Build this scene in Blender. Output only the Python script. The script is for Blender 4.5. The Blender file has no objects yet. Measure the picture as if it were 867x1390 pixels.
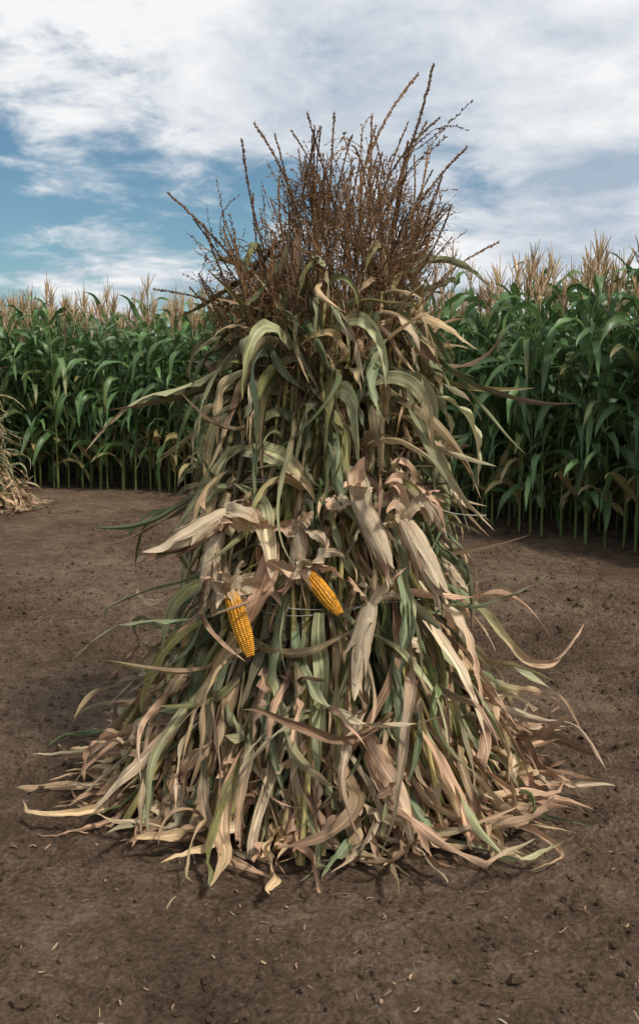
import bpy, math, numpy as np
rng=np.random.default_rng(23)
sc=bpy.context.scene
def nrm(a): return a/np.maximum(np.linalg.norm(a,axis=-1,keepdims=True),1e-9)
# ---------------------------------------------------------------- mesh accumulator
class Acc:
    def __init__(s): s.V=[];s.F=[];s.UV=[];s.C=[];s.M=[];s.n=0
    def add(s,V,F,UV,C,m=0):
        s.V.append(np.asarray(V,float).reshape(-1,3)); F=np.asarray(F,int).reshape(-1,4)
        s.F.append(F+s.n); s.UV.append(np.asarray(UV,float).reshape(-1,2)); s.C.append(np.asarray(C,float).reshape(-1,4))
        s.M.append(np.full(len(F),m)); s.n+=len(s.V[-1])
    def arrays(s): return [np.concatenate(x) for x in (s.V,s.F,s.UV,s.C,s.M)]
def make_obj(name,acc,mats,parent=None,smooth=True):
    V,F,UV,C,M=acc.arrays() if isinstance(acc,Acc) else acc
    me=bpy.data.meshes.new(name); nf=len(F)
    me.vertices.add(len(V)); me.vertices.foreach_set('co',V.astype(np.float32).ravel())
    me.loops.add(nf*4); me.loops.foreach_set('vertex_index',F.astype(np.int32).ravel())
    me.polygons.add(nf); me.polygons.foreach_set('loop_start',np.arange(0,nf*4,4,dtype=np.int32))
    me.polygons.foreach_set('loop_total',np.full(nf,4,dtype=np.int32))
    me.polygons.foreach_set('material_index',M.astype(np.int32))
    me.polygons.foreach_set('use_smooth',np.full(nf,smooth))
    uv=me.uv_layers.new(name='UVMap'); uv.data.foreach_set('uv',UV[F.ravel()].astype(np.float32).ravel())
    ca=me.color_attributes.new('Col','FLOAT_COLOR','POINT'); ca.data.foreach_set('color',C.astype(np.float32).ravel())
    for m in mats: me.materials.append(m)
    me.update(calc_edges=True)
    o=bpy.data.objects.new(name,me); sc.collection.objects.link(o)
    if parent: o.parent=parent
    return o
def gridfaces(M,n,k,wrap=False):
    kk=k if wrap else k-1
    i=np.arange(n-1)[:,None]; j=np.arange(kk)[None]; j2=(j+1)%k
    f=np.stack([i*k+j,i*k+j2,(i+1)*k+j2,(i+1)*k+j],-1).reshape(-1,4)
    return (f[None]+(np.arange(M)*n*k)[:,None,None]).reshape(-1,4)
def ribbons(acc,P,D,S,N,W,na,fold,wave,wf,col,rnd,mat=0):
    M,n,_=P.shape; us=np.linspace(-1,1,na+1)
    t=np.linspace(0,1,n)[None,:,None]; u=us[None,None,:]
    ph=rnd[:,None,None]*40
    wv=wave[:,None,None]*np.sin(wf[:,None,None]*t*6.28+ph+np.where(u>0,1.9,0))*np.abs(u)**1.6*np.minimum(1,4*t)*(W[:,:,None]/np.maximum(W.max(1)[:,None,None],1e-6))
    a=u*W[:,:,None]*np.cos(fold[:,:,None]); b=np.abs(u)*W[:,:,None]*np.sin(fold[:,:,None])+wv
    V=P[:,:,None,:]+S[:,:,None,:]*a[...,None]+N[:,:,None,:]*b[...,None]
    seg=np.linalg.norm(np.diff(P,axis=1),axis=2); al=np.concatenate([np.zeros((M,1)),np.cumsum(seg,1)],1)
    UV=np.stack([np.broadcast_to(u*.5+.5,a.shape),np.broadcast_to(al[:,:,None],a.shape)],-1)
    C=np.concatenate([np.broadcast_to(col[:,:,None,:],V.shape),np.broadcast_to(rnd[:,None,None,None],a.shape+(1,))],-1)
    acc.add(V,gridfaces(M,n,na+1),UV,C,mat)
def tubes(acc,P,R,k,col,rnd,mat=0):
    M,n,_=P.shape; D=nrm(np.gradient(P,axis=1))
    ref=np.zeros_like(D); ref[...,0]=1; bad=np.abs(D[...,0]).max(1)>.9; ref[bad]=[0,0.1,1]
    S=nrm(np.cross(D,ref)); N=np.cross(S,D); a=np.arange(k)/k*2*np.pi
    V=P[:,:,None,:]+R[:,:,None,None]*(S[:,:,None,:]*np.cos(a)[None,None,:,None]+N[:,:,None,:]*np.sin(a)[None,None,:,None])
    seg=np.linalg.norm(np.diff(P,axis=1),axis=2); al=np.concatenate([np.zeros((M,1)),np.cumsum(seg,1)],1)
    UV=np.stack([np.broadcast_to((a/6.2832)[None,None],V.shape[:3]),np.broadcast_to(al[:,:,None],V.shape[:3])],-1)
    C=np.concatenate([np.broadcast_to(col[:,:,None,:],V.shape),np.broadcast_to(rnd[:,None,None,None],V.shape[:3]+(1,))],-1)
    acc.add(V,gridfaces(M,n,k,True),UV,C,mat)
# ---------------------------------------------------------------- materials
def newmat(name):
    m=bpy.data.materials.new(name); m.use_nodes=True; nt=m.node_tree; nt.nodes.clear(); return m,nt
def N_(nt,t,**k):
    n=nt.nodes.new(t)
    for a,b in k.items(): setattr(n,a,b)
    return n
def math_(nt,op,a,b=None,c=None,clamp=False):
    n=N_(nt,'ShaderNodeMath',operation=op,use_clamp=clamp)
    for i,x in enumerate((a,b,c)):
        if x is None: continue
        if isinstance(x,(int,float)): n.inputs[i].default_value=x
        else: nt.links.new(x,n.inputs[i])
    return n.outputs[0]
def leaf_mat(name,trans=.3,rough=.6,spec=.3,su=18,sv=2.5,lo=.6,hi=1.35,blotch=None,bump=.4,ribk=1.4):
    m,nt=newmat(name); L=nt.links.new
    at=N_(nt,'ShaderNodeAttribute',attribute_name='Col'); uv=N_(nt,'ShaderNodeUVMap')
    sx=N_(nt,'ShaderNodeSeparateXYZ'); L(uv.outputs[0],sx.inputs[0])
    cx=N_(nt,'ShaderNodeCombineXYZ'); L(math_(nt,'MULTIPLY',sx.outputs[0],su),cx.inputs[0]); L(math_(nt,'MULTIPLY',sx.outputs[1],sv),cx.inputs[1]); L(math_(nt,'MULTIPLY',at.outputs['Alpha'],91.0),cx.inputs[2])
    ns=N_(nt,'ShaderNodeTexNoise'); ns.inputs['Scale'].default_value=1; ns.inputs['Detail'].default_value=3; L(cx.outputs[0],ns.inputs['Vector'])
    mr=N_(nt,'ShaderNodeMapRange'); mr.inputs[1].default_value=.3; mr.inputs[2].default_value=.7; mr.inputs[3].default_value=lo; mr.inputs[4].default_value=hi; L(ns.outputs[0],mr.inputs[0])
    mx=N_(nt,'ShaderNodeVectorMath',operation='SCALE'); L(at.outputs['Color'],mx.inputs[0]); L(mr.outputs[0],mx.inputs['Scale'])
    col=mx.outputs[0]
    if blotch:
        c2=N_(nt,'ShaderNodeCombineXYZ'); L(math_(nt,'MULTIPLY',sx.outputs[0],2.2),c2.inputs[0]); L(math_(nt,'MULTIPLY',sx.outputs[1],14),c2.inputs[1]); L(math_(nt,'MULTIPLY',at.outputs['Alpha'],53.0),c2.inputs[2])
        n2=N_(nt,'ShaderNodeTexNoise'); n2.inputs['Scale'].default_value=1; n2.inputs['Detail'].default_value=5; L(c2.outputs[0],n2.inputs['Vector'])
        r2=N_(nt,'ShaderNodeMapRange'); r2.inputs[1].default_value=.55; r2.inputs[2].default_value=.72; r2.inputs[4].default_value=.7; L(n2.outputs[0],r2.inputs[0])
        mm=N_(nt,'ShaderNodeMix',data_type='RGBA'); L(r2.outputs[0],mm.inputs[0]); L(col,mm.inputs[6]); mm.inputs[7].default_value=blotch; col=mm.outputs[2]
    rib=math_(nt,'ABSOLUTE',math_(nt,'SUBTRACT',sx.outputs[0],.5)); rr=N_(nt,'ShaderNodeMapRange'); rr.inputs[1].default_value=.03; rr.inputs[2].default_value=.09; rr.inputs[3].default_value=ribk; rr.inputs[4].default_value=1.0; L(rib,rr.inputs[0])
    m2=N_(nt,'ShaderNodeVectorMath',operation='SCALE'); L(col,m2.inputs[0]); L(rr.outputs[0],m2.inputs['Scale']); col=m2.outputs[0]
    p=N_(nt,'ShaderNodeBsdfPrincipled'); p.inputs['Roughness'].default_value=rough; p.inputs['Specular IOR Level'].default_value=spec
    L(col,p.inputs['Base Color'])
    bp=N_(nt,'ShaderNodeBump'); bp.inputs['Strength'].default_value=bump; bp.inputs['Distance'].default_value=.004; L(ns.outputs[0],bp.inputs['Height']); L(bp.outputs[0],p.inputs['Normal'])
    out=p.outputs[0]
    if trans>0:
        tr=N_(nt,'ShaderNodeBsdfTranslucent'); L(col,tr.inputs[0]); ms=N_(nt,'ShaderNodeMixShader'); ms.inputs[0].default_value=trans
        L(p.outputs[0],ms.inputs[1]); L(tr.outputs[0],ms.inputs[2]); out=ms.outputs[0]
    o=N_(nt,'ShaderNodeOutputMaterial'); L(out,o.inputs[0]); return m
M_dry=leaf_mat('dried_leaf',.2,.6,.3,16,3,.58,1.36,(.13,.07,.04,1))
M_green=leaf_mat('field_leaf',.3,.4,.45,10,2,.8,1.2,None,.2)
M_stalk=leaf_mat('stalk',0,.5,.3,5,9,.6,1.35,(.15,.08,.04,1),.2,1.0)
M_tass=leaf_mat('tassel',.2,.8,.1,3,20,.6,1.4,None,.1,1.0)
M_husk=leaf_mat('husk',.2,.6,.25,9,3.0,.72,1.2,(.34,.20,.12,1),.6,1.0)
M_kern=leaf_mat('kernel',0,.3,.5,1,3,.85,1.15,None,0,1.0)
def lin(*c): return np.array(c,float)
# ---------------------------------------------------------------- main shock
zs=np.array([0,.25,.5,.75,1.0,1.25,1.5,1.75,2.0,2.3,2.8])
rs=np.array([.70,.585,.475,.375,.30,.255,.255,.285,.30,.22,.1])
YS=.85
def Rz(z): return np.interp(z,zs,rs)
def Cx(z): return np.interp(z,[0,1,1.6,2.0,2.6],[-.01,0.0,.035,.06,.16])
def surf(th,z,k=1.0):
    r=Rz(z)*k; return np.stack([Cx(z)+r*np.cos(th),r*YS*np.sin(th),z],-1)
def outn(th): return np.stack([np.cos(th),np.sin(th),0*th],-1)
def sim(p,d,L,n,grav,noise,bs,twist,gz=None,ref=None,bend=2.0):
    M=len(p); h=(L/n)[:,None]; p=p.copy(); d=nrm(d); nz=rng.normal(0,1,(M,3))*noise[:,None]
    gz=rng.uniform(.006,.07,M) if gz is None else gz
    if ref is None:
        ref=np.stack([p[:,0]-Cx(p[:,2]),p[:,1],np.full(M,.25)],-1)
    Nn=nrm(ref-(ref*d).sum(1)[:,None]*d+rng.normal(0,.25,(M,3)))
    PP=[p.copy()];DD=[d.copy()];NN=[]
    N0=nrm(Nn-(Nn*d).sum(1)[:,None]*d); NN.append(N0)
    b1=rng.normal(0,bend,(M,3)); b2=rng.normal(0,bend*1.6,(M,3)); tb=rng.uniform(.3,.8,M)
    for i in range(n):
        t=(i+1)/n
        nz=.8*nz+rng.normal(0,1,(M,3))*noise[:,None]*.6
        bb=np.where((t<tb)[:,None],b1,b2)
        d=d+np.array([0,0,-1.])*(grav[:,None]*h*(.4+1.3*t))+(nz+bb)*h
        d=nrm(d); p2=p+d*h
        rx=p2[:,0]-Cx(p2[:,2]); ry=p2[:,1]/YS; r=np.hypot(rx,ry)+1e-6; lim=Rz(p2[:,2])*bs
        k=np.where(r<lim,np.minimum(lim/r,1+ .03/np.maximum(r,.03)),1.)
        k=np.where(r>1.08,1.0-(r-1.08)*.4,k)
        p2[:,0]=Cx(p2[:,2])+rx*k; p2[:,1]=ry*k*YS
        dd=nrm(p2-p); d=nrm(d*.5+dd*.5)
        g=p2[:,2]<gz
        if g.any():
            o=nrm(np.stack([rx,ry,0*rx],-1)[g]); d[g]=nrm(d[g]*[1,1,0]+o*.25+rng.normal(0,.18,(g.sum(),3))*[1,1,1.0]); d[g,2]=np.abs(d[g,2])*.9
            p2[g,2]=gz[g]+rng.uniform(0,.004,g.sum())
        p=p2; Nn=NN[-1]; Nn=nrm(Nn-(Nn*d).sum(1)[:,None]*d)
        PP.append(p.copy());DD.append(d.copy());NN.append(Nn)
    P=np.stack(PP,1);D=nrm(np.gradient(P,axis=1));N=np.stack(NN,1);N=nrm(N-(N*D).sum(2)[...,None]*D);S=np.cross(D,N)
    t=np.linspace(0,1,n+1)[None]; a=(twist[:,None]*t**1.3)[...,None]
    return P,D,S*np.cos(a)+N*np.sin(a),N*np.cos(a)-S*np.sin(a)
def wprof(n,base=.55,peak=.35,tip=.02):
    t=np.linspace(0,1,n); return np.where(t<peak,base+(1-base)*np.sin(t/peak*np.pi/2),tip+(1-tip)*np.cos((t-peak)/(1-peak)*np.pi/2)**.8)
GREY=lin(.35,.35,.185);OLV=lin(.30,.275,.10);GRN=lin(.155,.20,.08);TAN=lin(.64,.455,.25);PINK=lin(.61,.385,.245);BRN=lin(.27,.16,.095);PALE=lin(.73,.575,.38);BLU=lin(.235,.285,.155)
PAL=np.stack([GREY,OLV,GRN,TAN,PINK,BRN,PALE,BLU])
def pick(M,w): w=np.array(w,float); return PAL[rng.choice(len(PAL),M,p=w/w.sum())]*rng.uniform(.5,1.18,(M,1))
def leafset(acc,p,d,L,n,grav,noise,bs,twist,width,c0,c1,mat=0,fold=(.15,.8),wave=.006,gz=None,ref=None,base=.55,peak=.35,na=4,bend=2.0):
    M=len(p); P,D,S,N=sim(p,d,L,n,grav,noise,bs,twist,gz,ref,bend)
    W=width[:,None]*wprof(n+1,base,peak)[None]
    f0=rng.uniform(*fold,M); f1=rng.uniform(*fold,M)+.15; t=np.linspace(0,1,n+1)
    F=f0[:,None]*(1-t)+f1[:,None]*t+.25*np.sin(t*7+rng.uniform(0,6,M)[:,None])
    F=F*np.where(rng.random(M)<.7,1,-1)[:,None]
    s=1/(1+np.exp(-(t[None]-rng.uniform(.3,1.0,M)[:,None])*8)); col=c0[:,None]*(1-s[...,None])+c1[:,None]*s[...,None]
    ribbons(acc,P,D,S,N,W,na,F,rng.uniform(.3,1.6,M)*wave,rng.uniform(2,7,M),col,rng.random(M),mat)
U=rng.uniform
def lobe(th): return 1+.28*np.sin(th*3+.6)*np.sin(th*5+2)+.16*np.sin(th*9+1)
def build_shock():
    root=bpy.data.objects.new('corn_shock',None); sc.collection.objects.link(root)
    a=Acc(); M=250; n=34
    th=U(0,2*np.pi,M); rho=np.where(U(0,1,M)<.7,U(.92,1.12,M),np.sqrt(U(.05,.8,M)))
    top=U(1.35,1.8,M); zz=np.linspace(0,1,n)[None]*top[:,None]
    tw=rng.normal(0,.32,M)[:,None]*(zz/top[:,None]-.3); rk=rho[:,None]*(1+rng.normal(0,.08,M)[:,None]*(zz-.9))
    r=Rz(zz)*rk*.97; bow=rng.normal(0,.015,M)[:,None]*np.sin(zz*5)
    P=np.stack([Cx(zz)+(r+bow)*np.cos(th[:,None]+tw),YS*(r+bow)*np.sin(th[:,None]+tw),zz],-1)
    R=U(.007,.012,M)[:,None]*(1-.45*zz/2.1); nodes=(np.abs(((zz/U(.13,.18,M)[:,None])%1)-.5)>.44); R=R*(1+.25*nodes)
    c=np.where(U(0,1,M)[:,None]<.5,lin(.48,.40,.15),np.where(U(0,1,M)[:,None]<.5,lin(.52,.37,.18),lin(.27,.30,.11)))*U(.65,1.15,(M,1))
    col=np.broadcast_to(c[:,None],P.shape)*np.where(nodes,.55,1)[...,None]
    tubes(a,P,R,7,col,rng.random(M)); make_obj('stalks',a,[M_stalk],root)
    a=Acc()
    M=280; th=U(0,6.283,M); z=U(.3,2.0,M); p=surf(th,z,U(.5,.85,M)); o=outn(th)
    leafset(a,p,np.array([0,0,-1.])+o*.25+rng.normal(0,.15,(M,3)),U(.4,.75,M),16,U(0,2,M),U(.3,1.5,M),U(.5,.85,M),rng.normal(0,1.2,M),U(.014,.03,M),pick(M,[2,2,3,1,1,2,0,1])*.5,pick(M,[1,1,1,2,2,2,0,0])*.5)  # inner fill leaves, colours darkened to paint in shade inside the bundle
    # tight leaves clinging to stalks
    M=290; th=U(0,6.283,M); z=U(.5,1.75,M); p=surf(th,z,U(.95,1.05,M)); o=outn(th)
    leafset(a,p,np.array([0,0,-1.])+o*U(.1,.4,(M,1))+rng.normal(0,.2,(M,3)),U(.35,.8,M),20,U(.5,3,M),U(.8,2.5,M),U(.96,1.08,M),rng.normal(0,1.8,M),U(.009,.024,M),pick(M,[3,2,3,1,1,1,0,2]),pick(M,[2,1,1,2,2,1,1,1]),fold=(.2,1.0))
    # long streamers of the lower skirt
    M=300; th=U(0,6.283,M); z=U(.30,.95,M); p=surf(th,z,U(.97,1.08,M)); o=outn(th)
    hi=(z-.2)/.75
    c0=np.where((U(0,1,M)<.3+.45*hi)[:,None],pick(M,[3,2,4,1,0,0,0,4]),pick(M,[0,0,0,2,4,1,1.5,0]))
    leafset(a,p,np.array([0,0,-1.])*U(.7,1.3,(M,1))+o*U(.15,.6,(M,1))+rng.normal(0,.2,(M,3)),U(.5,.92,M)*(.5+.5*lobe(th)),30,U(1.5,6,M),U(1.2,3.5,M),U(1.0,1.08,M),rng.normal(0,2.6,M),U(.011,.028,M),c0,pick(M,[.8,0,0.5,3,5,1.5,2,0.5]),fold=(.1,1.1),wave=.010,bend=1.8)
    # shorter skirt leaves
    M=150; th=U(0,6.283,M); z=U(.12,.55,M); p=surf(th,z,U(.95,1.06,M)); o=outn(th)
    leafset(a,p,np.array([0,0,-1.])*U(.4,1.3,(M,1))+o*U(.2,.7,(M,1))+rng.normal(0,.3,(M,3)),U(.25,.55,M),26,U(3,9,M),U(1.5,5,M),U(1.0,1.06,M),rng.normal(0,3.0,M),U(.013,.033,M),pick(M,[1,0,1,2,4,1,1.5,1]),pick(M,[.5,0,0,3,5,1.5,2,0]),fold=(.1,1.1),wave=.012,bend=3)
    M=60; th=U(0,6.283,M); z=U(.10,.70,M); p=surf(th,z,U(.98,1.06,M)); o=outn(th)
    leafset(a,p,np.array([0,0,1.])*U(-.7,.1,(M,1))+o*U(.3,.7,(M,1))+rng.normal(0,.4,(M,3)),U(.16,.32,M),22,U(9,20,M),U(3,8,M),U(1.0,1.06,M),rng.normal(0,3.5,M),U(.016,.034,M),pick(M,[1,0,0,3,5,1,2,0]),pick(M,[0,0,0,3,5,2,2,0]),fold=(.1,.9),wave=.014,bend=5)
    # ground sprawl, uneven around the rim
    M=300; th=U(0,6.283,M); z=U(.03,.30,M); p=surf(th,z,U(.80,1.05,M)); o=outn(th)
    leafset(a,p,np.array([0,0,-1.])*U(.2,1.0,(M,1))+o*U(.2,1.0,(M,1))+rng.normal(0,.5,(M,3)),U(.12,.40,M)*lobe(th)**1.5,22,U(4,10,M),U(3,7,M),U(.9,1.04,M),rng.normal(0,3.5,M),U(.014,.033,M),pick(M,[.3,0,0,3,5,2.5,1.5,0]),pick(M,[0,0,0,3,5,2,1.5,0]),fold=(.1,1.0),wave=.014,bend=4)
    M=46; th=U(0,6.283,M); z=U(.05,.35,M); p=surf(th,z,U(.95,1.05,M)); o=outn(th)
    leafset(a,p,np.array([0,0,-1.])*U(.5,1.2,(M,1))+o*U(.6,1.0,(M,1))+rng.normal(0,.3,(M,3)),U(.35,.6,M)*lobe(th),26,U(4,10,M),U(2,5,M),U(.9,1.04,M),rng.normal(0,3.0,M),U(.016,.032,M),pick(M,[.3,0,0,3,5,1.5,2.5,0]),pick(M,[0,0,0,3,5,1,2.5,0]),fold=(.1,.9),wave=.012,bend=2)
    # middle: arching over and hanging
    M=265; th=U(0,6.283,M); z=U(.95,1.62,M); p=surf(th,z,U(.9,1.02,M)); o=outn(th)
    c0=pick(M,[5,3,2.5,2,.4,0,.7,2.5]); c1=pick(M,[4,2,1,3,.9,.5,2,1.5])
    leafset(a,p,np.array([0,0,1.])*U(.3,1.6,(M,1))+o*U(.08,.40,(M,1))+rng.normal(0,.32,(M,3)),U(.28,.56,M),30,U(8,24,M),U(1.8,5,M),U(.98,1.06,M),rng.normal(0,2.5,M),U(.011,.029,M),c0,c1,fold=(.1,1.0),bend=3.2,wave=.010)
    M=130; th=U(0,6.283,M); z=U(.8,1.5,M); p=surf(th,z,U(.92,1.0,M)); o=outn(th)
    leafset(a,p,np.array([0,0,1.])+o*U(.0,.25,(M,1))+rng.normal(0,.2,(M,3)),U(.25,.5,M),20,U(.5,5,M),U(1,3,M),U(.95,1.03,M),rng.normal(0,1.8,M),U(.010,.022,M),pick(M,[4,4,3,1,0,0,.5,2]),pick(M,[3,3,1,3,.5,0,1,1]),fold=(.2,1.0),bend=2.5)
    M=80; th=U(0,6.283,M); z=U(1.35,1.9,M); p=surf(th,z,U(.6,1.0,M)); o=outn(th)
    leafset(a,p,np.array([0,0,1.])*U(.9,1.6,(M,1))+o*U(.05,.35,(M,1))+rng.normal(0,.25,(M,3)),U(.2,.42,M),22,U(4,16,M),U(1,4,M),U(.8,1.03,M),rng.normal(0,2.2,M),U(.010,.021,M),pick(M,[4,5,1,2,.3,1,.0,1]),pick(M,[2,3,0,4,.6,1,0,0]),fold=(.1,.9),bend=3)
    H=[
     ((.32,-.15,1.42),(1,-.2,.30),.46,7,.034,GREY*1.4,PALE),
     ((.04,-.30,1.62),(.5,-.5,.8),.40,12,.024,GREY*1.3,GREY*1.3),
     ((-.10,-.30,1.58),(-.4,-.4,1),.42,15,.022,GREY*1.2,OLV*1.5),
     ((-.22,-.2,1.25),(-1,-.3,.15),.38,14,.024,GREY*1.3,TAN),
     ((-.22,-.22,1.10),(-1,-.3,.4),.40,14,.022,GREY*1.2,GREY*1.4),
     ((-.22,-.20,1.38),(-1,-.3,.6),.42,16,.020,GREY*1.1,TAN),
     ((-.22,-.18,1.50),(-1,-.2,.6),.34,16,.020,GREY*1.1,TAN),
     ((-.25,-.26,1.24),(.6,-.6,.1),.35,6,.036,GREY*1.5,TAN*.9),
     ((-.20,-.33,1.10),(.2,-.5,-.5),.30,6,.040,GREY*1.8,PALE),
     ((-.05,-.32,1.12),(-.5,-.5,.8),.42,12,.030,TAN,OLV*1.6),
     ((.16,-.30,1.46),(.8,-.4,.7),.40,13,.024,GREY*1.1,TAN),
     ((.24,-.24,1.48),(.9,-.3,.6),.36,14,.024,GREY*1.1,GREY*1.3),
     ((.28,-.05,1.30),(1,-.1,.5),.32,15,.022,GREY,PALE*.8),
     ((.02,-.30,1.40),(.3,-.6,.8),.42,14,.030,GREY*1.2,GREY*1.4),
     ((-.15,-.42,.96),(-.05,-.3,-1),.36,3,.038,PINK*1.1,PINK*1.1),
     ((-.33,-.28,.80),(-1,-.2,.15),.38,9,.020,OLV*1.4,GREY*1.2),
     ((-.40,-.26,.66),(-1,-.2,-.3),.42,7,.020,OLV*1.4,OLV),
     ((.34,-.20,.78),(1,-.3,-.6),.52,3.2,.026,PALE,PINK),
     ((.38,-.15,.62),(1,-.2,-.7),.45,3.0,.024,PINK*1.1,PALE),
     ((.38,-.25,.60),(.9,-.45,-.9),.52,3.0,.028,GREY,GREY*1.2),
     ((.50,-.20,.36),(1,-.2,.0),.30,4.5,.028,TAN,PALE),
     ((.34,-.30,.70),(.7,-.5,-.9),.55,3,.028,PALE,TAN),
     ((-.43,-.33,.40),(-.6,-.5,-.6),.48,4,.028,PINK,PALE*.9),
     ((-.22,-.50,.32),(-.5,-.5,-.5),.62,5,.026,PINK,TAN),
     ((-.08,-.50,.40),(.1,-.6,-.9),.52,5,.032,PALE*.9,TAN),
     ((.14,-.50,.35),(.3,-.5,-.6),.44,5,.030,PINK*1.1,PALE),
     ((.30,-.46,.38),(.5,-.5,-.6),.60,5,.028,PINK*1.1,PINK),
     ((.25,-.46,.5),(.3,-.5,-.9),.58,5,.028,BLU*1.3,TAN),
     ((-.30,-.38,.60),(-.4,-.4,-.8),.6,4,.030,BLU*1.3,PINK),
     ((.0,-.40,.72),(-.1,-.3,-1),.55,3,.030,GREY*1.2,BLU*1.4),
     ((.26,-.33,.85),(.4,-.4,-1),.6,3,.028,BLU*1.3,BLU*1.2),
     ((.22,-.33,1.08),(.35,-.3,-1),.6,3,.026,BLU*1.2,GREY*1.3),
     ((-.12,-.38,.80),(-.1,-.4,-1),.6,3,.028,BLU*1.2,GREY*1.2)]
    p=np.array([h[0] for h in H],float); d=np.array([h[1] for h in H],float); M=len(H)
    leafset(a,p,d,np.array([h[2] for h in H]),30,np.array([h[3] for h in H],float),U(.6,2.2,M),np.full(M,1.05),rng.normal(0,1.0,M),np.array([h[4] for h in H]),np.array([h[5] for h in H]),np.array([h[6] for h in H]),fold=(.05,.6),na=6,bend=.8)
    make_obj('leaves',a,[M_dry],root)
    # tassels
    def tassel(kind):
        t=Acc(); nb=rng.integers(10,18) if kind else rng.integers(3,8); Lc=U(.28,.40); segs=9
        lines=[]; s=np.linspace(0,1,segs)
        b=rng.normal(0,.04,2); lines.append((np.stack([b[0]*s**2,b[1]*s**2,Lc*s],-1),.0034,1.0))
        for i in range(nb):
            h=Lc*U(.0,.5); az=U(0,6.283); l=U(.09,.2); e=U(.2,.85); dr=U(-.6,2.2)
            o=np.array([math.cos(az),math.sin(az),0]); pts=[np.array([0,0,h])]; dd=o*math.sin(e)+np.array([0,0,math.cos(e)])
            for q in range(segs-1):
                dd=nrm(dd+np.array([0,0,-dr*.16])+rng.normal(0,.08,3)); pts.append(pts[-1]+dd*l/(segs-1))
            lines.append((np.array(pts),.0010,.85))
        for pts,rad,sz in lines:
            c=lin(.36,.225,.125)*U(.7,1.2); core=rad>.002
            tubes(t,pts[None],np.full((1,segs),rad)*(1-.6*s),4,np.broadcast_to(c,(1,segs,3)),rng.random(1))
            l=np.linalg.norm(pts[-1]-pts[0]); ns=int(l/.0042*sz*(3.4 if core else 1)); 
            tt=np.sort(U(.25 if core else .08,1,ns)); base=np.stack([np.interp(tt,s,pts[:,k]) for k in range(3)],-1)
            dr_=nrm(np.stack([np.interp(tt,s,np.gradient(pts,axis=0)[:,k]) for k in range(3)],-1))
            dv=nrm(dr_*U(.9,1.6,(ns,1))+nrm(rng.normal(0,1,(ns,3)))*.8); ll=U(.006,.011,(ns,1)); sd=nrm(np.cross(dv,rng.normal(0,1,(ns,3)))); w=U(.0012,.0023,(ns,1))
            s2=np.cross(dv,sd)
            for sv in (sd,s2):
                V=np.stack([base,base+dv*ll*.5+sv*w,base+dv*ll,base+dv*ll*.5-sv*w],1)
                cc=np.concatenate([np.broadcast_to((lin(.42,.26,.145)*U(.45,1.5,(ns,1)))[:,None],V.shape),np.full(V.shape[:2]+(1,),.5)],-1)
                t.add(V,np.arange(ns*4).reshape(-1,4),np.zeros((ns*4,2))+.2,cc)
        return t.arrays()
    var=[tassel(1) for _ in range(9)]+[tassel(0) for _ in range(5)]
    a=Acc()
    def put(arr,pos,dirv,s,spin):
        V,F,UV,C,Mx=arr; w=nrm(np.array(dirv,float)); u=nrm(np.cross(w,[math.cos(spin),math.sin(spin),.01])); v=np.cross(w,u)
        C2=C.copy(); C2[:,:3]*=U(.5,1.35)
        a.add((V[:,:1]*u+V[:,1:2]*v+V[:,2:]*w)*s+np.array(pos),F,UV,C2)
    for i in range(330):
        th=U(0,6.283); k=U(0,1)**.42; z=U(1.42,1.90)+(.12 if k<.6 else 0)
        r=Rz(z)*k*1.12; x=Cx(z)+r*math.cos(th)
        z+= .12*max(-1,min(1,(x-.02)/.3))
        put(var[rng.integers(14)],(x,YS*r*math.sin(th),z),(math.cos(th)*k*.42+rng.normal(0,.2),math.sin(th)*k*.35+rng.normal(0,.2),1),U(.6,1.0),U(0,6))
    tall=[((.13,-.05,2.10),(.18,.0,1),1.35),((.24,0,2.08),(.42,.0,1),1.45),((.17,.05,2.02),(.1,.1,1),1.2),((-.05,-.1,1.95),(-.18,0,1),1.25),((-.22,-.1,1.80),(-.75,0,1),1.2),((-.16,-.1,1.84),(-.4,0,1),1.15),
      ((.32,0,1.92),(.22,0,1),1.15),((.32,0,1.70),(.6,0,1),1.1),((.28,-.1,1.98),(.5,0,1),1.15),((.03,0,2.0),(.05,0,1),1.1),((-.22,0,1.66),(-.9,0,.8),1.0),((.08,-.1,1.98),(-.3,-.1,1),1.1),((.2,.05,2.08),(.25,.1,1),1.1),((.30,-.1,1.80),(.8,-.1,.9),1.0),((.15,0,2.0),(-.1,0,1),1.2),((.22,-.1,2.0),(.3,0,1),1.15),((.26,.05,1.95),(.15,0,1),1.1),((-.1,-.1,1.85),(-.3,0,1),1.1),((.0,-.15,1.9),(-.05,0,1),1.1),((-.28,-.05,1.7),(-.45,0,1),1.1)]
    for i,(p,d,s) in enumerate(tall): put(var[9+rng.integers(5)],p,d,s*1.05,U(0,6))
    for i in range(30):
        th=U(-2.9,-.2); z=U(1.1,1.6); q=surf(np.array([th]),np.array([z]),1.05)[0]
        put(var[rng.integers(14)],q,(math.cos(th)*.8,math.sin(th)*.5,U(-1,.9)),U(.5,.75),U(0,6))
    make_obj('tassels',a,[M_tass],root)
    # ears
    a=Acc()
    def frame(d):
        d=nrm(np.array(d,float)); u=nrm(np.cross(d,[.13,-1,.21])); return d,u,np.cross(d,u)
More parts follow.
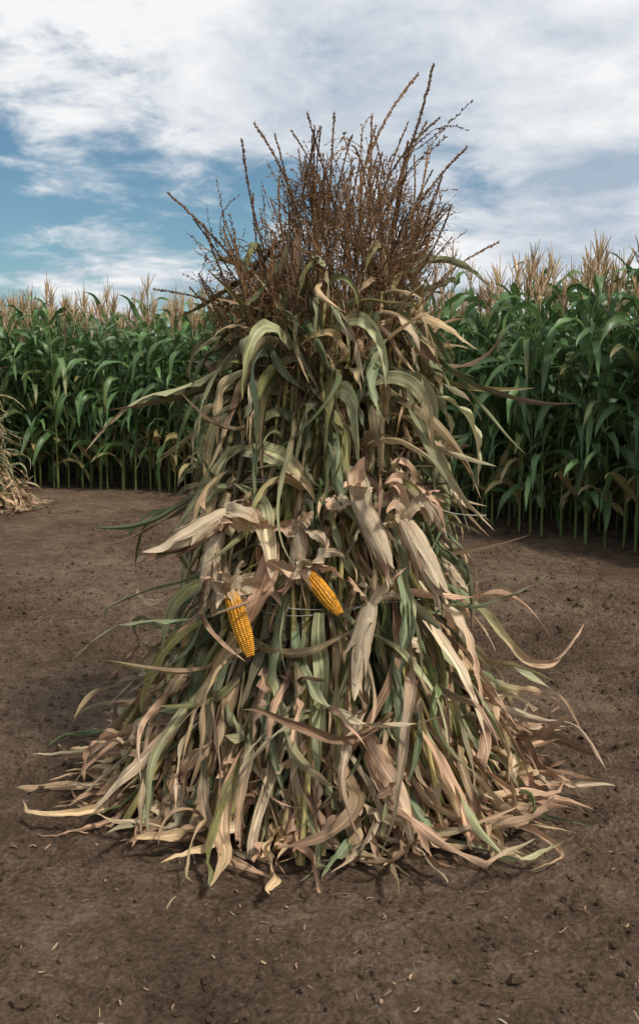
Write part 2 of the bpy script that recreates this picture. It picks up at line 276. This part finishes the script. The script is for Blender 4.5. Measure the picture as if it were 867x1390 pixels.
    def ear(b,t,rad,kern=False,loose=3,tint=PALE):
        b=np.array(b,float);t=np.array(t,float); d,u,v=frame(t-b); L=np.linalg.norm(t-b)
        n=16; s=np.linspace(0,1,n)
        if kern:
            R=rad*(.55+.45*np.sin(np.minimum(s/.35,1)*1.57))*np.where(s>.6,np.cos((s-.6)/.4*1.25),1)
            tubes(a,(b+d*(s*L)[:,None])[None],R[None]*.86,14,np.broadcast_to(lin(.34,.13,.02),(1,n,3)),rng.random(1),1)
            rows=14; nk=int(L/.0062)
            for i in range(nk):
                sf=(i+.5)/nk; r0=np.interp(sf,s,R)
                for j in range(rows):
                    az=6.2832*(j+.06*math.sin(i*.4))/rows; o=u*math.cos(az)+v*math.sin(az); tn=np.cross(d,o)
                    c=b+d*(sf*L)+o*r0*.88; hw=6.2832*r0/rows*.5*.94; hl=L/nk*.5; hh=rad*.2
                    rg=[];
                    for (sc_,ht) in ((1,0),(.93,.6),(.6,1.0),(.02,1.08)):
                        for q in range(6):
                            an=q/6*6.2832; rg.append(c+tn*hw*sc_*math.cos(an)+d*hl*sc_*math.sin(an)+o*hh*ht)
                    cc=lin(.82,.40,.03)*rng.uniform(.65,1.12)
                    a.add(np.array(rg),gridfaces(1,4,6,True),np.full((24,2),.25),np.tile(np.append(cc,rng.random()),(24,1)),1)
        else:
            cv=u*U(-.012,.012)+v*U(-.012,.012); ax=lambda q:b+d*(q*L)[:,None]+cv*np.sin(q*3.14)[:,None]
            R=rad*np.interp(s,[0,.12,.35,.7,.9,1],[.55,.85,1.0,.85,.5,.15])*(1+rng.normal(0,.03,n))
            tubes(a,ax(s)[None],R[None]*.9,12,np.broadcast_to(tint*.75,(1,n,3)),rng.random(1),0)
            for j in range(12):
                az=j*2.4+U(-.3,.3); az2=az+U(-.8,.8); ss=np.linspace(0,1,18); aa=az+(az2-az)*ss
                ln=U(.65,1.3); flare=U(0,.7)*ss**4
                o=np.cos(aa)[:,None]*u+np.sin(aa)[:,None]*v; Rr=np.interp(np.minimum(ss*ln,1),s,R)*(1.0+.02*j)+.001+flare*rad*1.6
                P=ax(ss*ln)+o*Rr[:,None]; D=nrm(np.gradient(P,axis=0)); N=nrm(o-(o*D).sum(1)[:,None]*D); S=np.cross(D,N)
                W=rad*U(.55,.9)*(np.sin(np.clip(ss*.9+.12,0,1)*3.14)**.6+.05)
                col=np.broadcast_to((tint if U(0,1)<.75 else PINK*1.05)*U(.65,1.1),(1,18,3))
                ribbons(a,P[None],D[None],S[None],N[None],W[None],6,np.full((1,18),-.42),np.array([U(.001,.005)]),np.array([U(2,6)]),col,rng.random(1),0)
            for j in range(14):
                e=b+d*L; q=np.cumsum(np.vstack([e,nrm(d+rng.normal(0,.5,3))*.012,nrm(d+rng.normal(0,.6,3)+[0,0,-.3])*.014,nrm(rng.normal(0,.6,3)+[0,0,-1])*.014]),0)
                tubes(a,q[None],np.full((1,4),.0009),3,np.broadcast_to(lin(.06,.03,.02),(1,4,3)),rng.random(1),0)
        if loose:
            M=loose; az=np.arange(M)/M*6.283+U(-.4,.4,M); o=np.cos(az)[:,None]*u+np.sin(az)[:,None]*v
            p=b+o*rad*.6
            leafset(a,p,(-d*U(.3,1.1,(M,1)))+o*.8+rng.normal(0,.25,(M,3)),U(.09,.19,M)*(1.15 if kern else .95),14,U(3,14,M),U(1,5,M),np.full(M,.8),rng.normal(0,1.4,M),U(.018,.034,M),np.tile(tint,(M,1))*U(.7,1.05,(M,1)),np.tile(PINK*1.1,(M,1))*U(.8,1.2,(M,1)),0,fold=(.1,.8),base=.8,peak=.3,na=6,ref=o+np.array([0.,-.3,.2]),bend=6,wave=.009)
            if kern:
                M=6; az=np.arange(M)/M*6.283+U(-.4,.4,M); o=np.cos(az)[:,None]*u+np.sin(az)[:,None]*v
                leafset(a,b-d*.03+o*rad*.5,d*1.0+o*.5+rng.normal(0,.12,(M,3)),U(.06,.13,M),10,U(0,4,M),U(1,3,M),np.full(M,.8),rng.normal(0,.6,M),U(.018,.026,M),np.tile(tint,(M,1))*U(.7,1.05,(M,1)),np.tile(PALE,(M,1))*U(.8,1.1,(M,1)),0,fold=(-.6,-.2),base=.8,peak=.3,na=6,ref=o,bend=4,wave=.006)
        q=np.stack([b-d*.09+np.array([0,.08,.02]),b-d*.03,b+d*.02]); tubes(a,q[None],np.array([[.009,.011,.014]]),8,np.broadcast_to(lin(.3,.22,.12),(1,3,3)),rng.random(1),0)
    ear((-.29,-.44,1.06),(-.49,-.49,.945),.035,loose=6,tint=PALE*.95)
    ear((-.32,-.44,1.00),(-.36,-.48,.82),.026,loose=4,tint=PALE*.82)
    ear((-.285,-.50,.82),(-.215,-.57,.625),.027,kern=True,loose=8,tint=PALE*.95)
    ear((-.045,-.50,.885),(.065,-.57,.76),.024,kern=True,loose=8,tint=PALE*.9)
    ear((.115,-.46,1.11),(.21,-.54,.90),.034,loose=5,tint=PALE*.9)
    ear((.265,-.45,1.04),(.375,-.52,.81),.035,loose=7,tint=PALE*.98)
    ear((.165,-.50,.78),(.115,-.60,.56),.030,loose=4,tint=PALE*.85)
    ear((.29,-.36,1.13),(.40,-.37,1.0),.030,loose=5,tint=PALE*.85)
    ear((-.06,-.44,1.0),(-.095,-.48,.84),.026,loose=6,tint=PALE*.75)
    ear((.30,.40,1.0),(.40,.46,.82),.03,loose=4); ear((-.25,.42,.95),(-.33,.50,.75),.03,loose=4); ear((.46,.1,.8),(.56,.08,.62),.028,loose=4,tint=PALE*.8)
    make_obj('ears',a,[M_husk,M_kern],root)
    # twine
    a=Acc()
    def loop(z,k,tilt,n=90):
        th=np.linspace(0,6.2832,n); zz=z+tilt*np.cos(th)+.008*np.sin(th*5); rr=k+.03*np.sin(th*7+1)+.02*np.sin(th*13)
        return np.stack([Cx(zz)+Rz(zz)*rr*np.cos(th),YS*Rz(zz)*rr*np.sin(th),zz],-1)
    tw=np.tile(lin(.6,.57,.5),(1,90,1)).reshape(1,90,3)
    for z,k,t in ((1.14,1.22,.02),(1.125,1.21,-.015),(.72,1.18,.03),(.735,1.18,-.01)):
        tubes(a,loop(z,k,t)[None],np.full((1,90),.0018),5,tw,rng.random(1))
    s=np.linspace(0,1,20)[:,None]; q=np.array([.27,-.28,1.12])*(1-s)+np.array([.56,-.30,1.03])*s+np.array([0,0,-.03])*np.sin(s*3.14)
    tubes(a,q[None],np.full((1,20),.0016),5,tw[:,:20],rng.random(1))
    make_obj('twine',a,[M_tass],root)
    return root
shock=build_shock()
r2=bpy.data.objects.new('corn_shock',None); sc.collection.objects.link(r2)
for c in list(shock.children):
    o=bpy.data.objects.new(c.name,c.data); sc.collection.objects.link(o); o.parent=r2
r2.location=(-4.02,7.0,0); r2.rotation_euler=(0,0,3.5); r2.scale=(.92,.92,.88)
# ---------------------------------------------------------------- corn field
def field_plant():
    a=Acc(); H=U(2.0,2.3); n=7; s=np.linspace(0,1,n); b=rng.normal(0,.05,2)
    P=np.stack([b[0]*s**2,b[1]*s**2,H*s],-1)
    tubes(a,P[None],(.0135*(1-.6*s))[None],5,np.broadcast_to(lin(.16,.20,.06),(1,n,3)),rng.random(1),0)
    az0=U(0,6.283); M=rng.integers(14,17); hh=np.linspace(.13,.97,M); az=az0+np.arange(M)*np.pi+rng.normal(0,.45,M)
    base=np.stack([np.interp(hh,s,P[:,k]) for k in range(3)],-1); nn=11
    e=U(.25,.7,M); o=np.stack([np.cos(az),np.sin(az),0*az],-1); d=o*np.sin(e)[:,None]+np.array([0,0,1.])*np.cos(e)[:,None]
    L=U(.6,.92,M)*np.where(hh>.85,.6,1)*np.where(hh<.25,.8,1); g=U(2.4,8.0,M); p=base.copy(); PP=[p.copy()]
    bn=rng.normal(0,1.0,(M,3))
    for i in range(nn):
        t=(i+1)/nn; d=nrm(d+np.array([0,0,-1.])*(g*L/nn*(.2+1.5*t))[:,None]+rng.normal(0,.06,(M,3))+bn*(L/nn)[:,None]); p=p+d*(L/nn)[:,None]; p[:,2]=np.maximum(p[:,2],.02); PP.append(p.copy())
    P=np.stack(PP,1); D=nrm(np.gradient(P,axis=1)); up=np.array([0,0,1.])+o[:,None]*.6+0*D; S=nrm(np.cross(D,up)); N=np.cross(S,D)
    tw=rng.normal(0,.8,M)[:,None]*np.linspace(0,1,nn+1)[None]; tw=tw[...,None]; S,N=S*np.cos(tw)+N*np.sin(tw),N*np.cos(tw)-S*np.sin(tw)
    W=U(.034,.050,M)[:,None]*wprof(nn+1,.55,.35,.03)[None]
    c=np.where((hh<.28)[:,None]&(U(0,1,(M,1))<.45),lin(.34,.27,.12),lin(.10,.175,.06)*U(.6,1.45,(M,1)))
    tipc=np.where(U(0,1,(M,1))<.15,lin(.3,.24,.1),c*1.15); t=np.linspace(0,1,nn+1)[None,:,None]**3
    ribbons(a,P,D,S,N,W,2,np.full((M,nn+1),.35),np.full(M,.012),U(2,4,M),c[:,None]*(1-t)+tipc[:,None]*t,rng.random(M),1)
    q=np.array([b[0]*.25+.02,b[1]*.25,H*.48]); az=az0+1; o=np.array([math.cos(az),math.sin(az),0]); e=np.stack([q,q+o*.03+[0,0,.07],q+o*.055+[0,0,.15],q+o*.07+[0,0,.23]])
    tubes(a,e[None],np.array([[.012,.027,.024,.006]]),6,np.broadcast_to(lin(.16,.2,.07),(1,4,3)),rng.random(1),0)
    nb=rng.integers(10,15); top=np.array([b[0],b[1],H]); lines=[]
    for i in range(nb):
        az=U(0,6.283); l=U(.16,.27) if i else U(.38,.50); e=U(.10,.55) if i else .04; dd=np.array([math.cos(az)*math.sin(e),math.sin(az)*math.sin(e),math.cos(e)]); p=top+np.array([0,0,U(.05,.2) if i else 0]); pts=[p]
        for q in range(5): dd=nrm(dd+[0,0,-U(-.02,.12)]); p=p+dd*l/5; pts.append(p)
        lines.append(pts)
    Pt=np.array(lines); c=lin(.64,.46,.27)
    tubes(a,Pt,np.tile(np.array([[.003,.005,.0062,.006,.0045,.0025]]),(nb,1)),3,np.broadcast_to(c,Pt.shape)*U(.6,1.2,(nb,1,1)),rng.random(nb),2)
    return a.arrays()
FV=[field_plant() for _ in range(14)]
edge=np.array([(-10,13.0),(-7,12.9),(-4.3,12.5),(-3,12.3),(-1.7,11.85),(0,11.2),(1.2,10.1),(2.0,8.9),(2.75,7.75),(3.6,6.9),(4.8,6.2),(6.5,5.6)],float); edge[:,1]-=3.4
sg=np.r_[0,np.cumsum(np.linalg.norm(np.diff(edge,axis=0),axis=1))]
groups=[[] for _ in FV]
for row in range(12):
    sp=.14 if row<6 else .22
    for s in np.arange(0,sg[-1],sp):
        s+=U(-.04,.04); x=np.interp(s,sg,edge[:,0]); y=np.interp(s,sg,edge[:,1])
        x2=np.interp(s+.5,sg,edge[:,0]); y2=np.interp(s+.5,sg,edge[:,1]); x1=np.interp(s-.5,sg,edge[:,0]); y1=np.interp(s-.5,sg,edge[:,1])
        t=nrm(np.array([x2-x1,y2-y1])); nn=np.array([-t[1],t[0]]); q=np.array([x,y])+nn*(row*.6+U(-.1,.1))
        groups[rng.integers(len(FV))].append((q[0],q[1],U(0,6.283),U(.88,1.12),U(.75,1.25)))
F=Acc()
for g,arr in zip(groups,FV):
    if not g: continue
    V,Fa,UV,C,Mx=arr; G=np.array(g); m=len(G); c,s=np.cos(G[:,2])[:,None],np.sin(G[:,2])[:,None]; k=G[:,3][:,None]
    X=(V[None,:,0]*c-V[None,:,1]*s)*k+G[:,0][:,None]; Y=(V[None,:,0]*s+V[None,:,1]*c)*k+G[:,1][:,None]; Z=V[None,:,2]*k
    CC=np.repeat(C[None],m,0).copy(); CC[...,:3]*=G[:,4][:,None,None]; CC[...,3]=(CC[...,3]+np.arange(m)[:,None]*.37)%1
    nv=len(V); FF=(Fa[None]+(np.arange(m)*nv)[:,None,None]).reshape(-1,4)
    F.V.append(np.stack([X,Y,Z],-1).reshape(-1,3)); F.F.append(FF+F.n); F.UV.append(np.tile(UV,(m,1))); F.C.append(CC.reshape(-1,4)); F.M.append(np.tile(Mx,m)); F.n+=nv*m
make_obj('corn_field',F,[M_green,M_green,M_tass])
# ---------------------------------------------------------------- ground
def vnoise(x,y,seed):
    r=np.random.default_rng(seed); T=r.random((256,256)); xi=np.floor(x).astype(int); yi=np.floor(y).astype(int); fx=x-xi; fy=y-yi; fx=fx*fx*(3-2*fx); fy=fy*fy*(3-2*fy)
    g=lambda a,b:T[a%256,b%256]; return (g(xi,yi)*(1-fx)+g(xi+1,yi)*fx)*(1-fy)+(g(xi,yi+1)*(1-fx)+g(xi+1,yi+1)*fx)*fy-.5
def gh(x,y):
    far=np.clip(1.5-np.hypot(x,y)/14,0,1); pat=np.clip(.7+vnoise(x*1.1+9,y*1.1,7)*1.8,.25,1.6)
    return (vnoise(x*1.3,y*1.3,1)*.035+vnoise(x*5,y*5,2)*.026+(vnoise(x*13,y*13,3)*.022+vnoise(x*29,y*29,4)*.026+vnoise(x*47,y*47,5)*.018)*pat)*far-.014
def axis(a,b,st,far):
    m=np.arange(a,b,st); e=[];d=st
    v=b
    while v<far: d*=1.3; v+=d; e.append(v)
    e2=[];d=st;v=a
    while v>-far: d*=1.3; v-=d; e2.append(v)
    return np.r_[e2[::-1],m,e]
xs=axis(-2.6,2.6,.009,2500); ys=axis(-2.2,2.6,.009,2500)
X,Y=np.meshgrid(xs,ys); Z=gh(X,Y)
g=Acc(); g.add(np.stack([X,Y,Z],-1),gridfaces(1,len(ys),len(xs)),np.stack([X,Y],-1),np.ones(X.shape+(4,)))
m,nt=newmat('soil'); L=nt.links.new
tc=N_(nt,'ShaderNodeNewGeometry')
def noise(sc_,det,rough=.6,vec=None):
    n=N_(nt,'ShaderNodeTexNoise'); n.inputs['Scale'].default_value=sc_; n.inputs['Detail'].default_value=det; n.inputs['Roughness'].default_value=rough; L(vec or tc.outputs['Position'],n.inputs['Vector']); return n.outputs[0]
n1=noise(.9,5);n2=noise(9,9,.75);n3=noise(60,6,.8)
mixv=math_(nt,'ADD',math_(nt,'MULTIPLY',n1,.3),math_(nt,'ADD',math_(nt,'MULTIPLY',n2,.3),math_(nt,'MULTIPLY',n3,.4)))
cr=N_(nt,'ShaderNodeValToRGB'); L(mixv,cr.inputs[0]); e=cr.color_ramp.elements; e[0].position=.41; e[0].color=(.085,.052,.032,1); e[1].position=.59; e[1].color=(.40,.28,.19,1)
x=e.new(.5); x.color=(.21,.138,.088,1)
vo=N_(nt,'ShaderNodeTexVoronoi'); vo.inputs['Scale'].default_value=48; L(tc.outputs['Position'],vo.inputs['Vector'])
hgt=math_(nt,'ADD',math_(nt,'ADD',math_(nt,'MULTIPLY',n2,1.4),math_(nt,'MULTIPLY',n3,.8)),math_(nt,'MULTIPLY',vo.outputs[0],-.5))
bp=N_(nt,'ShaderNodeBump'); bp.inputs['Strength'].default_value=1; bp.inputs['Distance'].default_value=.06; L(hgt,bp.inputs['Height'])
p=N_(nt,'ShaderNodeBsdfPrincipled'); p.inputs['Roughness'].default_value=.95; p.inputs['Specular IOR Level'].default_value=.15; L(cr.outputs[0],p.inputs['Base Color']); L(bp.outputs[0],p.inputs['Normal'])
o=N_(nt,'ShaderNodeOutputMaterial'); L(p.outputs[0],o.inputs[0]); M_soil=m
make_obj('ground',g,[M_soil])
a=Acc(); M=34000
x=U(-1,1,M)*np.where(U(0,1,M)<.6,2.2,5); y=-2.4+np.abs(U(0,1,M))**1.6*10; s=.003+.012*U(0,1,M)**4; s[:200]=U(.012,.028,200)
k=6;rings=5; la=np.linspace(-1.57,1.57,rings); an=np.arange(k)/k*6.283
bs=np.stack([np.cos(la)[:,None]*np.cos(an),np.cos(la)[:,None]*np.sin(an),np.sin(la)[:,None]+0*an],-1).reshape(-1,3)
V=bs[None]*(1+rng.normal(0,.22,(M,rings*k,1)))*s[:,None,None]*U(.6,1.3,(M,1,3))*[1,1,.7]+np.stack([x,y,gh(x,y)+s*.25],-1)[:,None]
a.add(V,gridfaces(M,rings,k,True),np.zeros((M*rings*k,2)),np.ones((M*rings*k,4)))
make_obj('soil_clods',a,[M_soil],smooth=False)
a=Acc(); M=800; x=rng.normal(0,1.1,M); y=rng.normal(-.5,.9,M); x[:120]=U(-4.5,4,120); y[:120]=U(2,7.5,120); th=U(0,6.283,M); L_=U(.006,.03,M)*np.where(U(0,1,M)<.06,2.2,1); t=np.linspace(-.5,.5,5)
b=rng.normal(0,.5,M)
P=np.stack([x[:,None]+np.cos(th[:,None]+b[:,None]*t)*L_[:,None]*t,y[:,None]+np.sin(th[:,None]+b[:,None]*t)*L_[:,None]*t,0*t+0*x[:,None]],-1); P[...,2]=gh(P[...,0],P[...,1])+.004+U(0,.006,(M,1))
D=nrm(np.gradient(P,axis=1)); S=nrm(np.cross(D,[0,0,1.])+rng.normal(0,.2,(M,1,3))); Nn=np.cross(S,D)
ribbons(a,P,D,S,Nn,U(.0008,.004,M)[:,None]*np.array([[.6,1,1,1,.4]]),2,np.full((M,5),.4),np.zeros(M),np.ones(M),np.broadcast_to(pick(M,[0,0,0,3,3,4,.5,0])[:,None]*.75,(M,5,3)),rng.random(M))
make_obj('straw_debris',a,[M_dry])
# ---------------------------------------------------------------- sky, sun
w=bpy.data.worlds.new('World'); sc.world=w; w.use_nodes=True; nt=w.node_tree; nt.nodes.clear(); L=nt.links.new
EL,AZ=math.radians(53),math.radians(130)
sky=N_(nt,'ShaderNodeTexSky',sky_type='NISHITA',sun_disc=False,sun_elevation=EL,sun_rotation=AZ)
tcw=N_(nt,'ShaderNodeTexCoord'); sx=N_(nt,'ShaderNodeSeparateXYZ'); L(tcw.outputs['Generated'],sx.inputs[0])
dz=math_(nt,'ADD',math_(nt,'MAXIMUM',sx.outputs[2],0),.20)
cb=N_(nt,'ShaderNodeCombineXYZ'); L(math_(nt,'DIVIDE',sx.outputs[0],dz),cb.inputs[0]); L(math_(nt,'DIVIDE',sx.outputs[1],dz),cb.inputs[1])
def wn(scale,det,rough,dist,off):
    v=N_(nt,'ShaderNodeVectorMath',operation='ADD'); L(cb.outputs[0],v.inputs[0]); v.inputs[1].default_value=off
    n=N_(nt,'ShaderNodeTexNoise'); n.inputs['Scale'].default_value=scale; n.inputs['Detail'].default_value=det; n.inputs['Roughness'].default_value=rough; n.inputs['Distortion'].default_value=dist; L(v.outputs[0],n.inputs['Vector']); return n.outputs[0]
c1=wn(1.5,8,.55,.3,(3.1,1.7,0)); c2=wn(.6,4,.5,.2,(7,2,4)); c3=wn(4.2,8,.62,.3,(1,9,2))
dens=math_(nt,'ADD',math_(nt,'ADD',math_(nt,'MULTIPLY',c1,.9),math_(nt,'MULTIPLY',c2,.4)),math_(nt,'MULTIPLY',c3,.8))
bias=math_(nt,'ADD',math_(nt,'MULTIPLY',sx.outputs[0],.6),math_(nt,'MULTIPLY',math_(nt,'SUBTRACT',sx.outputs[2],.20),1.3))
bias=math_(nt,'MINIMUM',bias,.3)
hz=N_(nt,'ShaderNodeMapRange'); hz.inputs[1].default_value=.0; hz.inputs[2].default_value=.17; hz.inputs[3].default_value=.30; hz.inputs[4].default_value=0; L(sx.outputs[2],hz.inputs[0])
dens=math_(nt,'ADD',math_(nt,'ADD',dens,bias),hz.outputs[0])
mk=N_(nt,'ShaderNodeMapRange',interpolation_type='SMOOTHSTEP'); mk.inputs[1].default_value=.84; mk.inputs[2].default_value=1.14; L(dens,mk.inputs[0])
cc=N_(nt,'ShaderNodeValToRGB'); e=cc.color_ramp.elements; e[0].position=.38; e[0].color=(.40,.49,.60,1); e[1].position=.56; e[1].color=(.92,.93,.94,1)
L(math_(nt,'ADD',math_(nt,'MULTIPLY',c3,.35),math_(nt,'MULTIPLY',wn(1.0,6,.5,.4,(5,5,5)),.65)),cc.inputs[0])
st=N_(nt,'ShaderNodeMix',data_type='RGBA',blend_type='MULTIPLY'); st.inputs[0].default_value=1; L(sky.outputs[0],st.inputs[6]); st.inputs[7].default_value=(.62,.82,.84,1)
b1=N_(nt,'ShaderNodeBackground'); b1.inputs[1].default_value=.105; L(st.outputs[2],b1.inputs[0])
b2=N_(nt,'ShaderNodeBackground'); b2.inputs[1].default_value=1.0; L(cc.outputs[0],b2.inputs[0])
ms=N_(nt,'ShaderNodeMixShader'); L(mk.outputs[0],ms.inputs[0]); L(b1.outputs[0],ms.inputs[1]); L(b2.outputs[0],ms.inputs[2]); ow=N_(nt,'ShaderNodeOutputWorld'); L(ms.outputs[0],ow.inputs[0])
from mathutils import Vector
sl=bpy.data.lights.new('sun','SUN'); sl.energy=3.4; sl.angle=math.radians(7); sl.color=(1,.95,.88); so=bpy.data.objects.new('sun',sl); sc.collection.objects.link(so)
dv=Vector((math.sin(AZ)*math.cos(EL),math.cos(AZ)*math.cos(EL),math.sin(EL))); so.rotation_euler=dv.to_track_quat('Z','Y').to_euler(); so.location=dv*20
# ---------------------------------------------------------------- camera
cam=bpy.data.cameras.new('camera'); cam.sensor_fit='VERTICAL'; cam.sensor_height=36; cam.lens=1264/1390*36; cam.shift_y=-.032; cam.clip_end=5000
co=bpy.data.objects.new('camera',cam); sc.collection.objects.link(co); co.location=(0,-3.4,1.5); co.rotation_euler=(math.radians(90-6.4),0,0); sc.camera=co
sc.view_settings.view_transform='Standard'; sc.view_settings.look='None'; sc.view_settings.exposure=0
